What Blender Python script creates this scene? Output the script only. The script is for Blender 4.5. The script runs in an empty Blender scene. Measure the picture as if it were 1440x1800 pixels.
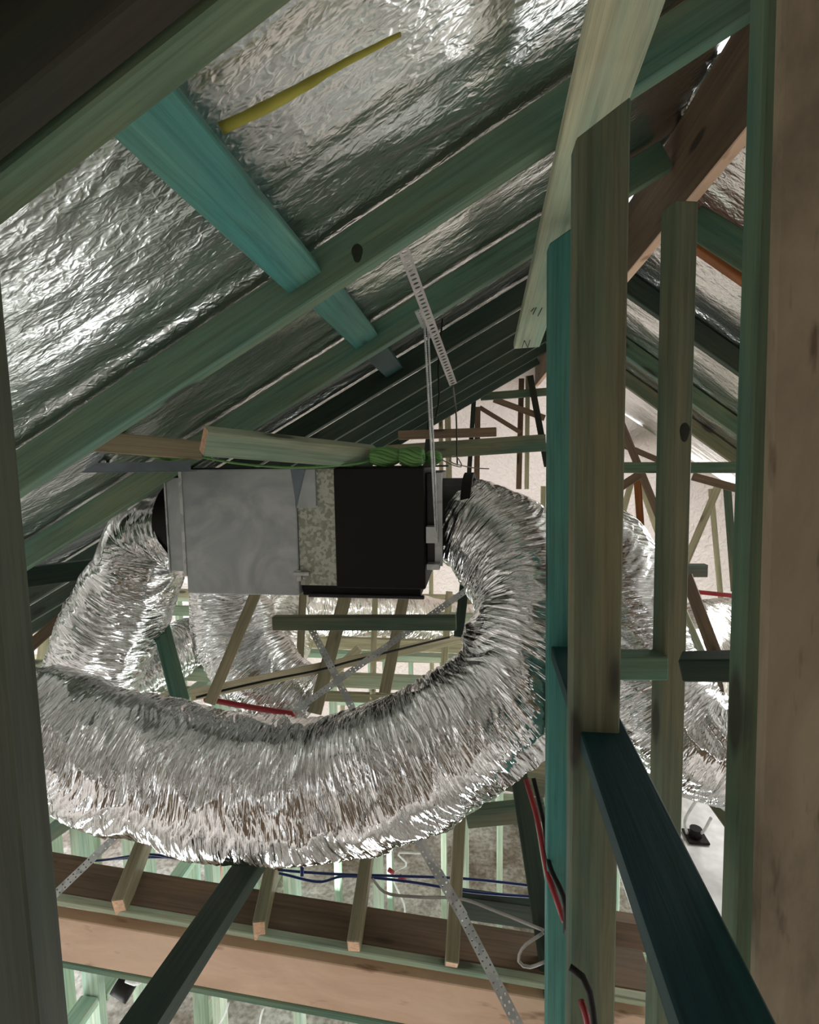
import bpy, bmesh, math, random
import numpy as np
from mathutils import Vector, Matrix, noise
R = random.Random(7)
S = bpy.context.scene
C = S.collection
# ------------------------------------------------------------------ camera
F = 900.0
CAM = Vector((0, 0, 4.0))
yc = Vector((0.1275, 0.102, -1.0)).normalized()
zc = Vector((0, 1, 0)); zc = (zc - zc.dot(yc) * yc).normalized()
xc = yc.cross(zc)
M3 = Matrix((xc, yc, zc))                      # camera coords -> world
cd = bpy.data.cameras.new('camera'); cam = bpy.data.objects.new('camera', cd); C.objects.link(cam)
cd.sensor_fit = 'VERTICAL'; cd.sensor_height = 36; cd.lens = 36 * F / 1800
cd.clip_start = 0.02; cd.clip_end = 200
cam.matrix_world = Matrix.Translation(CAM) @ M3.to_4x4()
S.camera = cam
# ------------------------------------------------------------------ light
w = bpy.data.worlds.new('world'); S.world = w; w.use_nodes = True
bg = w.node_tree.nodes['Background']
bg.inputs[0].default_value = (0.95, 0.98, 1.0, 1); bg.inputs[1].default_value = 1.5
def area(name, loc, target, sx, sy, power, col):
    l = bpy.data.lights.new(name, 'AREA'); l.shape = 'RECTANGLE'; l.size = sx; l.size_y = sy
    l.energy = power; l.color = col
    o = bpy.data.objects.new(name, l); C.objects.link(o); o.location = loc
    o.rotation_euler = (Vector(target) - Vector(loc)).to_track_quat('-Z', 'Y').to_euler()
    return o
# added fill lamps, none of them at a real opening
area('rear_fill_lamp', (-0.4, -1.5, 3.4), (-0.3, 2, 4.1), 1.4, 1.0, 1.4, (0.97, 1.0, 0.95))  # added weak fill inside the closed rear end, lifts the near fronts
for k, (x, y, e_) in enumerate(((-2.4, 1.4, 13), (-0.9, 3.4, 15), (0.3, 1.6, 11), (1.5, 4.2, 14), (-2.2, 4.4, 12), (1.9, 2.2, 9))):
    area('floor_fill_lamp', (x, y, 0.4), (x * 0.8, y + 0.1, 4), 0.9, 0.7, e_, (0.98, 1.0, 1.0))  # added up-facing fill lamps in mid-room, no opening here
area('wrap_fill_lamp', (1.2, 9.0, 2.2), (0.6, 4, 3.8), 4.0, 2.0, 30, (1.0, 0.96, 0.92))  # added lamp outside the wrap, brightens it and the far rooms
area('sheet_fill_lamp', (1.9, 2.9, 3.75), (1.55, 2.4, 2.6), 0.9, 0.9, 16, (0.97, 1.0, 1.0))  # added lamp in the roof void, brightens the sheet and right duct
S.view_settings.view_transform = 'Standard'; S.view_settings.look = 'None'
S.view_settings.gamma = 1; S.view_settings.use_curve_mapping = False
S.view_settings.exposure = 0.86

# ------------------------------------------------------------------ helpers
def P(px, py, Y):
    d = M3 @ Vector(((px - 720) / F, (900 - py) / F, -1.0))
    return CAM + d * (Y / d.y)
def tag(o, label=None, cat=None, group=None, kind=None):
    if label: o['label'] = label
    if cat: o['category'] = cat
    if group: o['group'] = group
    if kind: o['kind'] = kind
    return o
def link(name, me, mat, parent=None, smooth=False):
    o = bpy.data.objects.new(name, me); C.objects.link(o)
    if mat: me.materials.append(mat)
    if parent: o.parent = parent
    if smooth:
        for p in me.polygons: p.use_smooth = True
    return o
def empty(name, loc, label, cat, group=None):
    o = bpy.data.objects.new(name, None); C.objects.link(o); o.location = loc
    o.empty_display_size = 0.05
    tag(o, label, cat, group); bpy.context.view_layer.update(); return o
def put(o, parent):            # parent while keeping the place
    o.parent = parent; o.matrix_parent_inverse = Matrix.Translation(-Vector(parent.location)); return o

# ------------------------------------------------------------------ materials
def nt(name):
    m = bpy.data.materials.new(name); m.use_nodes = True
    t = m.node_tree; return m, t, t.nodes['Principled BSDF']
def N(t, typ, **kw):
    n = t.nodes.new(typ)
    for k, v in kw.items():
        if k in n.inputs: n.inputs[k].default_value = v
        else: setattr(n, k, v)
    return n
def ramp(t, fac, stops):
    r = t.nodes.new('ShaderNodeValToRGB'); e = r.color_ramp.elements
    while len(e) < len(stops): e.new(0.5)
    for i, (p, c) in enumerate(stops):
        e[i].position = p; e[i].color = (*c, 1) if len(c) == 3 else c
    t.links.new(fac, r.inputs[0]); return r
def mapping(t, scale, src='Object', rnd=True, rot=(0, 0, 0)):
    tc = t.nodes.new('ShaderNodeTexCoord'); mp = t.nodes.new('ShaderNodeMapping')
    mp.inputs['Scale'].default_value = scale; mp.inputs['Rotation'].default_value = rot
    if rnd:
        oi = t.nodes.new('ShaderNodeObjectInfo'); ml = t.nodes.new('ShaderNodeVectorMath'); ml.operation = 'MULTIPLY_ADD'
        cb = t.nodes.new('ShaderNodeCombineXYZ')
        for i in range(3): t.links.new(oi.outputs['Random'], cb.inputs[i])
        ml.inputs[1].default_value = (13.1, 7.7, 5.3); t.links.new(cb.outputs[0], ml.inputs[0])
        t.links.new(tc.outputs[src], ml.inputs[2]); t.links.new(ml.outputs[0], mp.inputs[0])
    else: t.links.new(tc.outputs[src], mp.inputs[0])
    return mp.outputs[0]
def mixc(t, fac, a, b, mode='MIX'):
    m = t.nodes.new('ShaderNodeMix'); m.data_type = 'RGBA'; m.blend_type = mode
    if isinstance(fac, (int, float)): m.inputs[0].default_value = fac
    else: t.links.new(fac, m.inputs[0])
    for i, v in ((6, a), (7, b)):
        if isinstance(v, tuple): m.inputs[i].default_value = (*v, 1)
        else: t.links.new(v, m.inputs[i])
    return m.outputs[2]
def wood(name, base, stain, lo=0.35, hi=0.65, knots=True, rough=0.62):
    """sawn pine: base colour, blotches of green preservative stain, grain lines, a few knots; local X runs along the timber"""
    m, t, b = nt(name)
    n1 = N(t, 'ShaderNodeTexNoise', Scale=1.0, Detail=3.0, Roughness=0.6); t.links.new(mapping(t, (1.3, 9, 9)), n1.inputs['Vector'])
    r1 = ramp(t, n1.outputs[0], [(lo, (0, 0, 0)), (hi, (1, 1, 1))])
    col = mixc(t, r1.outputs[0], base, stain)
    n2 = N(t, 'ShaderNodeTexNoise', Scale=1.0, Detail=5.0, Roughness=0.7, Distortion=0.4); t.links.new(mapping(t, (2.5, 75, 75)), n2.inputs['Vector'])
    r2 = ramp(t, n2.outputs[0], [(0.3, (0.62, 0.60, 0.58)), (0.5, (0.95, 0.95, 0.95)), (0.7, (1.22, 1.2, 1.15))])
    col = mixc(t, 0.9, col, r2.outputs[0], 'MULTIPLY')
    if knots:
        v = N(t, 'ShaderNodeTexVoronoi', Scale=1.0, Randomness=1.0); t.links.new(mapping(t, (2.6, 9, 9)), v.inputs['Vector'])
        r3 = ramp(t, v.outputs['Distance'], [(0.0, (1, 1, 1)), (0.11, (1, 1, 1)), (0.17, (0.25, 0.25, 0.25)), (0.3, (0, 0, 0))])
        col = mixc(t, r3.outputs[0], col, tuple(c * 0.18 + 0.01 for c in base))
    t.links.new(col, b.inputs['Base Color']); b.inputs['Roughness'].default_value = rough
    b.inputs['Specular IOR Level'].default_value = 0.25
    bp = N(t, 'ShaderNodeBump', Strength=0.25, Distance=0.003); t.links.new(n2.outputs[0], bp.inputs['Height'])
    t.links.new(bp.outputs[0], b.inputs['Normal'])
    return m
TEAL = wood('teal_stained_pine', (0.17, 0.225, 0.14), (0.095, 0.205, 0.15))
BTEAL = wood('bright_teal_stained_pine', (0.10, 0.235, 0.185), (0.055, 0.215, 0.19))
GREEN = wood('green_stained_pine', (0.15, 0.18, 0.10), (0.06, 0.13, 0.09))
OLIVE = wood('olive_pine', (0.18, 0.165, 0.095), (0.075, 0.125, 0.085))
TAN = wood('tan_pine', (0.33, 0.27, 0.17), (0.20, 0.19, 0.115))
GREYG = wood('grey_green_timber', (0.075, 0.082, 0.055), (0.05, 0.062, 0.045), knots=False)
PALE = wood('pale_green_pine', (0.46, 0.45, 0.30), (0.27, 0.38, 0.28), rough=0.55)
CREAM = wood('cream_pine', (0.58, 0.50, 0.34), (0.38, 0.36, 0.22))
MINT = wood('mint_pine', (0.46, 0.52, 0.38), (0.30, 0.46, 0.34), knots=False)
BROWN = wood('brown_veneer_timber', (0.20, 0.13, 0.08), (0.14, 0.10, 0.065))
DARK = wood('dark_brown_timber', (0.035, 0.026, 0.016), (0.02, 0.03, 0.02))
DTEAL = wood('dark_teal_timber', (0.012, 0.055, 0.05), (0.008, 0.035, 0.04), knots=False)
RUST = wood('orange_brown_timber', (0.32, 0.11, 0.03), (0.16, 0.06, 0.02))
DGREEN_SHADE = wood('dark_green_and_shade_timber', (0.042, 0.058, 0.038), (0.024, 0.046, 0.033))
PEACH = wood('fresh_cut_end_grain', (0.80, 0.50, 0.32), (0.66, 0.42, 0.27), knots=False)
def ply(name, a, b2, spots):
    m, t, b = nt(name)
    n1 = N(t, 'ShaderNodeTexNoise', Scale=1.0, Detail=6.0, Roughness=0.65, Distortion=0.6); t.links.new(mapping(t, (3.0, 8, 14)), n1.inputs['Vector'])
    r1 = ramp(t, n1.outputs[0], [(0.3, a), (0.7, b2)])
    n2 = N(t, 'ShaderNodeTexNoise', Scale=1.0, Detail=3.0, Roughness=0.6); t.links.new(mapping(t, spots), n2.inputs['Vector'])
    r2 = ramp(t, n2.outputs[0], [(0.60, (1, 1, 1)), (0.72, (0.45, 0.38, 0.32))])
    col = mixc(t, 1.0, r1.outputs[0], r2.outputs[0], 'MULTIPLY')
    t.links.new(col, b.inputs['Base Color']); b.inputs['Roughness'].default_value = 0.7
    return m
LVL = ply('peach_veneer_face', (0.62, 0.40, 0.27), (0.78, 0.55, 0.39), (5, 14, 22))
BARK = ply('tan_weathered_face', (0.115, 0.085, 0.052), (0.31, 0.245, 0.16), (9, 45, 45))
def foil(name, s1, s2, rough, strength, col=(0.80, 0.79, 0.76), src='Object', dist=0.01, rnd=False, det=4.0, crease=0.0):
    m, t, b = nt(name)
    b.inputs['Metallic'].default_value = 1.0; b.inputs['Roughness'].default_value = rough
    b.inputs['Base Color'].default_value = (*col, 1)
    n0 = N(t, 'ShaderNodeTexNoise', Scale=1.0, Detail=det, Roughness=0.5, Distortion=0.8); t.links.new(mapping(t, s1, src, rnd), n0.inputs['Vector'])
    n1 = N(t, 'ShaderNodeTexVoronoi', Scale=1.0); n1.feature = 'F1'; t.links.new(mapping(t, s2, src, rnd), n1.inputs['Vector'])
    a = N(t, 'ShaderNodeMath', operation='MULTIPLY_ADD'); t.links.new(n1.outputs['Distance'], a.inputs[0]); a.inputs[1].default_value = 0.3
    t.links.new(n0.outputs[0], a.inputs[2])
    if crease:
        for sc, am in ((s1, 1.0), (tuple(q * 2.7 for q in s2), 0.45)):
            n3 = N(t, 'ShaderNodeTexNoise', Scale=1.0, Detail=2.0, Roughness=0.5, Distortion=0.3); t.links.new(mapping(t, sc, src, rnd, rot=(0, 0, 0.5)), n3.inputs['Vector'])
            sb = N(t, 'ShaderNodeMath', operation='SUBTRACT'); t.links.new(n3.outputs[0], sb.inputs[0]); sb.inputs[1].default_value = 0.5
            ab = N(t, 'ShaderNodeMath', operation='ABSOLUTE'); t.links.new(sb.outputs[0], ab.inputs[0])
            a2_ = N(t, 'ShaderNodeMath', operation='MULTIPLY_ADD'); t.links.new(ab.outputs[0], a2_.inputs[0]); a2_.inputs[1].default_value = -crease * am
            t.links.new(a.outputs[0], a2_.inputs[2]); a = a2_
    bp = N(t, 'ShaderNodeBump', Strength=strength, Distance=dist); t.links.new(a.outputs[0], bp.inputs['Height'])
    t.links.new(bp.outputs[0], b.inputs['Normal'])
    return m
FOIL = foil('roof_foil', (5, 13, 5), (11, 20, 14), 0.27, 0.55, dist=0.010, col=(0.80, 0.81, 0.79), det=2.0, crease=1.6)
DUCT = foil('duct_foil', (52, 3.0, 1), (64, 4.5, 1), 0.10, 0.85, col=(0.72, 0.715, 0.71), src='UV', dist=0.012, det=1.5, crease=0.7)
DUCTF = foil('far_duct_foil', (40, 6, 1), (40, 7, 1), 0.22, 0.8, col=(0.88, 0.84, 0.78), src='UV', dist=0.014, det=1.5, crease=0.7)
def plain(name, col, rough=0.6, metal=0.0, spec=0.5):
    m, t, b = nt(name); b.inputs['Base Color'].default_value = (*col, 1)
    b.inputs['Roughness'].default_value = rough; b.inputs['Metallic'].default_value = metal
    b.inputs['Specular IOR Level'].default_value = spec
    n = N(t, 'ShaderNodeTexNoise', Scale=14.0, Detail=4.0); t.links.new(mapping(t, (1, 1, 1)), n.inputs['Vector'])
    r = ramp(t, n.outputs[0], [(0.3, tuple(c * 0.8 for c in col)), (0.7, tuple(min(1, c * 1.12) for c in col))])
    t.links.new(r.outputs[0], b.inputs['Base Color'])
    return m
def galv(name, a, b2, rough, scale, smear=False):
    m, t, b = nt(name); b.inputs['Metallic'].default_value = 0.6
    if smear:
        v = N(t, 'ShaderNodeTexNoise', Scale=scale, Detail=4.0, Roughness=0.55, Distortion=2.2)
    else:
        v = N(t, 'ShaderNodeTexVoronoi', Scale=scale)
    t.links.new(mapping(t, (1, 1, 1)), v.inputs['Vector'])
    o = v.outputs[0] if smear else v.outputs['Color']
    r = ramp(t, o, [(0.35, a), (0.65, b2)])
    t.links.new(r.outputs[0], b.inputs['Base Color'])
    r2 = ramp(t, o, [(0.3, (rough,) * 3), (0.7, (rough + 0.18,) * 3)]); t.links.new(r2.outputs[0], b.inputs['Roughness'])
    return m
GALV = galv('zinc_sheet', (0.36, 0.385, 0.39), (0.52, 0.54, 0.54), 0.34, 4, True)
SPANGLE = galv('spangled_zinc', (0.30, 0.32, 0.26), (0.55, 0.56, 0.48), 0.4, 90)
STEEL = galv('zinc_strap', (0.45, 0.46, 0.46), (0.62, 0.63, 0.62), 0.35, 30)
GALVW = plain('pale_steel', (0.62, 0.58, 0.56), 0.45, 0.2)
BLACK = plain('black_sheet', (0.010, 0.008, 0.006), 0.6, spec=0.25)
DKMETAL = plain('dark_steel', (0.04, 0.04, 0.04), 0.4, 0.6)
BLUESTEEL = plain('blue_grey_steel', (0.17, 0.21, 0.24), 0.45, 0.4)
BLUE = plain('blue_plastic', (0.01, 0.03, 0.16), 0.4)
REDP = plain('red_plastic', (0.28, 0.010, 0.016), 0.4)
GREYC = plain('grey_plastic', (0.32, 0.30, 0.27), 0.5)
WHITEC = plain('white_plastic', (0.75, 0.75, 0.72), 0.5)
TWINE = plain('green_twine', (0.15, 0.33, 0.10), 0.7)
YELLOW = plain('yellow_glasswool', (0.33, 0.30, 0.05), 0.9)
PENCIL = plain('pencil_graphite', (0.03, 0.03, 0.03), 0.8)
TILE = plain('terracotta_face', (0.62, 0.34, 0.24), 0.8)
# concrete / dirt floor
GROUND, t, b = nt('dusty_slab')
n1 = N(t, 'ShaderNodeTexNoise', Scale=0.9, Detail=8.0, Roughness=0.7); t.links.new(mapping(t, (1, 1, 1), rnd=False), n1.inputs['Vector'])
r1 = ramp(t, n1.outputs[0], [(0.40, (0.20, 0.155, 0.115)), (0.56, (0.60, 0.56, 0.52)), (0.66, (0.82, 0.80, 0.77))])
n2 = N(t, 'ShaderNodeTexNoise', Scale=26.0, Detail=5.0); t.links.new(mapping(t, (1, 1, 1), rnd=False), n2.inputs['Vector'])
r2 = ramp(t, n2.outputs[0], [(0.35, (0.6, 0.58, 0.55)), (0.6, (1.05, 1.05, 1.05))])
t.links.new(mixc(t, 1.0, r1.outputs[0], r2.outputs[0], 'MULTIPLY'), b.inputs['Base Color']); b.inputs['Roughness'].default_value = 0.8
# translucent pinkish wall wrap that glows with the daylight outside
WRAP, t, b = nt('translucent_wall_wrap')
tr = t.nodes.new('ShaderNodeBsdfTranslucent'); tr.inputs[0].default_value = (0.54, 0.47, 0.43, 1)
n1 = N(t, 'ShaderNodeTexNoise', Scale=16.0, Detail=6.0, Distortion=1.2); t.links.new(mapping(t, (1, 1, 1), rnd=False), n1.inputs['Vector'])
bp = N(t, 'ShaderNodeBump', Strength=0.9, Distance=0.03); t.links.new(n1.outputs[0], bp.inputs['Height'])
t.links.new(bp.outputs[0], tr.inputs['Normal']); t.links.new(bp.outputs[0], b.inputs['Normal'])
b.inputs['Base Color'].default_value = (0.75, 0.66, 0.6, 1); b.inputs['Roughness'].default_value = 0.35; b.inputs['Metallic'].default_value = 0.4
mx = t.nodes.new('ShaderNodeMixShader'); mx.inputs[0].default_value = 0.62
t.links.new(b.outputs[0], mx.inputs[1]); t.links.new(tr.outputs[0], mx.inputs[2])
t.links.new(mx.outputs[0], t.nodes['Material Output'].inputs[0])

# ------------------------------------------------------------------ mesh builders
def beam_mesh(L, w_, d, bev=0.003, cut0=0.0, cut1=0.0):
    """box along local X, width Y, depth Z; cut0/cut1 slant the ends (metres of skew across the width)"""
    bm = bmesh.new()
    bmesh.ops.create_cube(bm, size=1.0)
    for v in bm.verts:
        x = v.co.x; v.co = Vector((v.co.x * L, v.co.y * w_, v.co.z * d))
        v.co.x += (cut1 if x > 0 else cut0) * (v.co.y / w_) 
    if bev: bmesh.ops.bevel(bm, geom=bm.edges[:], offset=min(bev, w_ * 0.2, d * 0.2), segments=1, affect='EDGES')
    me = bpy.data.meshes.new('timber'); bm.to_mesh(me); bm.free(); return me
def bar(name, a, b, w_, d, mat, label=None, cat='timber', side=None, front=True, group=None, parent=None, cut0=0, cut1=0, bev=0.003, endmat=None):
    """timber from a to b; width runs along `side`; a and b lie on the middle of the face towards the camera when front"""
    a, b = Vector(a), Vector(b); ax = (b - a); L = ax.length; ax.normalize()
    if side is None:
        v = ((a + b) / 2 - CAM); n = -(v - v.dot(ax) * ax).normalized(); s = n.cross(ax)
    else:
        s = Vector(side); s = (s - s.dot(ax) * ax).normalized(); n = ax.cross(s)
    n = ax.cross(s)
    if n.dot((a + b) / 2 - CAM) > 0: s = -s; n = -n          # n looks to the camera
    c = (a + b) / 2 - (n * d / 2 if front else Vector((0, 0, 0)))
    o = link(name, beam_mesh(L, w_, d, bev, cut0, cut1), mat)
    o.matrix_world = Matrix.Translation(c) @ Matrix((ax, s, n)).transposed().to_4x4()
    if endmat:
        o.data.materials.append(endmat)
        for p in o.data.polygons:
            if abs(p.normal.x) > 0.9: p.material_index = 1
    if parent:
        mw = o.matrix_world.copy(); o.parent = parent; o.matrix_parent_inverse = Matrix.Translation(-Vector(parent.location)); o.matrix_basis = mw
    else: tag(o, label, cat, group)
    return o
def pb(name, a, b, w_, d, mat, label, **kw):     # a, b as (px, py, Y) of the real place
    return bar(name, P(*a), P(*b), w_, d, mat, label, **kw)
def spline(pts, step):
    """centripetal-ish Catmull-Rom through pts, resampled evenly"""
    p = [Vector(q) for q in pts]; p = [p[0] * 2 - p[1]] + p + [p[-1] * 2 - p[-2]]
    out = []
    for i in range(1, len(p) - 2):
        for k in range(24):
            u = k / 24
            out.append(0.5 * ((2 * p[i]) + (-p[i-1] + p[i+1]) * u + (2*p[i-1] - 5*p[i] + 4*p[i+1] - p[i+2]) * u*u + (-p[i-1] + 3*p[i] - 3*p[i+1] + p[i+2]) * u**3))
    out.append(p[-2])
    d = [0]
    for i in range(1, len(out)): d.append(d[-1] + (out[i] - out[i-1]).length)
    n = max(2, int(d[-1] / step)); res = []; j = 0
    for k in range(n + 1):
        s = d[-1] * k / n
        while j < len(d) - 2 and d[j+1] < s: j += 1
        res.append(out[j].lerp(out[j+1], (s - d[j]) / max(1e-9, d[j+1] - d[j])))
    return res, d[-1]
def tube(name, pts, r, mat, label=None, cat='cable', step=0.02, seg=8, parent=None, group=None, disp=None, radii=None, caps=True):
    ring, L = spline(pts, step); n = len(ring)
    t0 = (ring[1] - ring[0]).normalized(); up = Vector((0, 0, 1)) if abs(t0.z) < 0.9 else Vector((1, 0, 0))
    u = (up - up.dot(t0) * t0).normalized(); V = []; F_ = []; UV = []
    for i, c in enumerate(ring):
        t_ = (ring[min(i+1, n-1)] - ring[max(i-1, 0)]).normalized()
        u = (u - u.dot(t_) * t_).normalized(); v = t_.cross(u)
        rr = r if radii is None else float(np.interp(i / (n-1), np.linspace(0, 1, len(radii)), radii))
        for j in range(seg):
            a = 2 * math.pi * j / seg
            k = rr
            if disp: k = rr + disp(i / (n-1) * L, a, rr)
            V.append(c + (u * math.cos(a) + v * math.sin(a)) * k)
    for i in range(n - 1):
        for j in range(seg):
            F_.append((i*seg + j, i*seg + (j+1) % seg, (i+1)*seg + (j+1) % seg, (i+1)*seg + j))
            UV.append((i, j))
    if caps: F_.append(tuple(range(seg))[::-1]); F_.append(tuple((n-1)*seg + j for j in range(seg)))
    me = bpy.data.meshes.new(name); me.from_pydata([tuple(v) for v in V], [], F_)
    uvl = me.uv_layers.new(name='UVMap'); dat = np.zeros((len(me.loops), 2), dtype=np.float32); k = 0
    st = L / (n - 1)
    for i, j in UV:
        dat[k] = (i*st, j/seg*2*math.pi*r); dat[k+1] = (i*st, (j+1)/seg*2*math.pi*r)
        dat[k+2] = ((i+1)*st, (j+1)/seg*2*math.pi*r); dat[k+3] = ((i+1)*st, j/seg*2*math.pi*r); k += 4
    uvl.data.foreach_set('uv', dat.ravel())
    o = link(name, me, mat, smooth=True)
    if parent: put(o, parent)
    elif label: tag(o, label, cat, group)
    return o
def crinkle(seed, amp=1.0):
    sd = seed * 17.3
    def f(s, a, r):
        ca, sa = math.cos(a) * r, math.sin(a) * r
        sh = s + 0.10 * noise.noise(Vector((ca * 6, sa * 6, s * 3 + sd)))
        # fine circumferential gathers, broken up round the tube
        n1 = 1 - abs(noise.noise(Vector((sh * 66 + sd, ca * 7, sa * 7)))) * 2
        n2 = 1 - abs(noise.noise(Vector((sh * 38 + sd * 2, ca * 6, sa * 6)))) * 2
        n3 = noise.noise(Vector((s * 5 + sd, ca * 5, sa * 5)))
        n4 = noise.noise(Vector((sh * 150, ca * 30 + sd, sa * 30)))
        n5 = 1 - abs(noise.noise(Vector((sh * 9 + sd, ca * 9, sa * 9)))) * 2
        return amp * (0.0042 * n1 + 0.0045 * n2 + 0.019 * n3 + 0.0 * n4 + 0.008 * n5 - 0.005)
    return f
def duct(name, pts, r, label, seed, step=0.004, seg=150, radii=None, mat=None):
    return tube(name, pts, r, mat or DUCT, label, 'duct', step=step, seg=seg, disp=crinkle(seed), radii=radii, caps=False)
def box_mesh(mn, mx_, bev=0.002):
    bm = bmesh.new(); bmesh.ops.create_cube(bm, size=1.0)
    for v in bm.verts: v.co = Vector(((mn[i] + mx_[i]) / 2 + v.co[i] * (mx_[i] - mn[i]) for i in range(3)))
    if bev: bmesh.ops.bevel(bm, geom=bm.edges[:], offset=bev, segments=1, affect='EDGES')
    me = bpy.data.meshes.new('box'); bm.to_mesh(me); bm.free(); return me
def strap(name, a, b, w_, mat, label, pitch=0.03, holes=2, side=None, fold=0.0, slot=False, th=0.0012, parent=None, cat='strap', group=None, sag=0.0):
    """punched steel strap with real holes; fold>0 adds a second flange at a right angle"""
    a, b = Vector(a), Vector(b); ax = b - a; L = ax.length; ax.normalize()
    if side is None:
        v = ((a+b)/2 - CAM); n = -(v - v.dot(ax)*ax).normalized()
    else: n = Vector(side); n = (n - n.dot(ax)*ax).normalized()
    s = n.cross(ax)
    bm = bmesh.new(); nc = max(1, int(L / pitch)); cl = L / nc
    def flange(o0, sd, wd, rows, off):
        cw = wd / rows
        for i in range(nc):
            for j in range(rows):
                c0 = o0 + ax * (i * cl) + sd * (j * cw)
                cs = [c0, c0 + ax*cl, c0 + ax*cl + sd*cw, c0 + sd*cw]
                m_ = c0 + ax*cl/2 + sd*cw/2
                hl, hw = (cl*0.24, cw*0.30) if slot else (min(cl, cw)*0.2,)*2
                oc = [m_ + ax * (hl*math.cos(t_)) + sd * (hw*math.sin(t_)) for t_ in [math.radians(225+45*k) for k in range(8)]]
                vs = [bm.verts.new(p) for p in cs]; ov = [bm.verts.new(p) for p in oc]
                for q in range(4):
                    A, B = vs[q], vs[(q+1) % 4]
                    bm.faces.new((A, B, ov[(2*q+2) % 8], ov[(2*q+1) % 8], ov[2*q]))
    flange(a - s * w_/2, s, w_, holes, 0)
    if fold: flange(a + s * w_/2, -n, fold, 1, 0)
    bmesh.ops.remove_doubles(bm, verts=bm.verts[:], dist=1e-5)
    if sag:
        for v in bm.verts:
            u = (v.co - a).dot(ax) / L; v.co.z -= sag * 4 * u * (1-u)
    r = bmesh.ops.solidify(bm, geom=bm.faces[:], thickness=th)
    bmesh.ops.recalc_face_normals(bm, faces=bm.faces[:])
    me = bpy.data.meshes.new(name); bm.to_mesh(me); bm.free()
    o = link(name, me, mat)
    if parent: put(o, parent)
    else: tag(o, label, cat, group)
    return o
def ring(name, c, axis, r0, r1, L, mat, parent):
    """short open collar"""
    ax = Vector(axis).normalized(); u = ax.orthogonal().normalized(); v = ax.cross(u); seg = 64
    bm = bmesh.new(); rows = []
    for rr, h in ((r0, 0), (r1, 0), (r1, L), (r0, L)):
        rows.append([bm.verts.new(Vector(c) + ax*h + (u*math.cos(2*math.pi*k/seg) + v*math.sin(2*math.pi*k/seg))*rr) for k in range(seg)])
    for q in range(4):
        for k in range(seg): bm.faces.new((rows[q][k], rows[q][(k+1)%seg], rows[(q+1)%4][(k+1)%seg], rows[(q+1)%4][k]))
    bmesh.ops.recalc_face_normals(bm, faces=bm.faces[:])
    me = bpy.data.meshes.new(name); bm.to_mesh(me); bm.free(); o = link(name, me, mat, smooth=False); put(o, parent); return o

# ================================================================== SETTING
SL = 0.55                                   # roof pitch
A0 = 0.56                                   # underside of left rafters above the eye, straight ahead
RX = 0.62                                   # ridge x
SR = 0.75                                   # right slope is steeper
def zl(x): return 4.0 + A0 + SL * x
def zr(x): return zl(RX) - SR * (x - RX)
RD = 0.105                                  # vertical depth of a rafter
# ground
me = bpy.data.meshes.new('floor'); me.from_pydata([(-14, -10, 0), (14, -10, 0), (14, 22, 0), (-14, 22, 0)], [], [(0, 1, 2, 3)])
tag(link('floor', me, GROUND), 'dusty grey concrete slab and dirt far below the trusses', None, kind='structure')
def foil_sheet(name, x0, x1, zf, seed, label, spots, y0=-1.6, y1=8.4, step=0.022):
    nx = int(abs(x1 - x0) / step); ny = int((y1 - y0) / step); V = []
    for j in range(ny + 1):
        y = y0 + (y1 - y0) * j / ny
        g = min(max(q - y, y - q - 0.045, 0) for q in spots)
        for i in range(nx + 1):
            x = x0 + (x1 - x0) * i / nx
            q = Vector((x * 1.2, y * 3.2, seed))
            # long soft folds run with the slope, small creases break them up
            h = 0.020 * noise.noise(q) + 0.0075 * (1 - 2*abs(noise.noise(Vector((x*2.0 + y, y*8 - x*1.2, seed+3))))) + 0.0022 * (1 - 2*abs(noise.noise(Vector((x*7, y*15, seed+7)))))
            h += 0.0006 * (1 - 2*abs(noise.noise(Vector((x*20, y*40, seed+9)))))
            k = min(1, g / 0.03)
            V.append((x, y, zf(x) + RD + 0.012 + (h + 0.012) * k))
    Fc = [(j*(nx+1)+i, j*(nx+1)+i+1, (j+1)*(nx+1)+i+1, (j+1)*(nx+1)+i) for j in range(ny) for i in range(nx)]
    me = bpy.data.meshes.new(name); me.from_pydata(V, [], Fc)
    o = link(name, me, FOIL, smooth=True); tag(o, label, None, kind='structure'); return o
LY = [-0.75, -0.12, 0.50, 1.15, 1.77, 2.38, 2.88, 3.37, 3.87, 4.45, 5.05]     # near faces of the left rafters
RY = [-0.6, 0.5, 1.45, 2.08, 2.74, 3.50, 4.05]
foil_sheet('ceiling', -3.7, RX + 0.03, zl, 1.0, 'crinkled silver foil lining over the left roof slope', LY + [0.52], y1=6.9)
foil_sheet('ceiling', RX, 4.3, zr, 5.0, 'crinkled silver foil lining over the right roof slope', RY, step=0.03, y1=5.5)
# far gable lined with wrap
gy = 8.0
me = bpy.data.meshes.new('wall_far')
def wy(x): return 6.9 - (x + 3.7) * 0.325                # the far wall stands at a slant
me.from_pydata([(-3.7, wy(-3.7), 0.0), (4.3, wy(4.3), 0.0), (4.3, wy(4.3), zr(4.3)), (RX, wy(RX), zl(RX) + 0.16), (-3.7, wy(-3.7), zl(-3.7))], [], [(0, 1, 2, 3, 4)])
tag(link('wall_far', me, WRAP), 'pale pinkish wrap glowing on the far gable', None, kind='structure')

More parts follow.
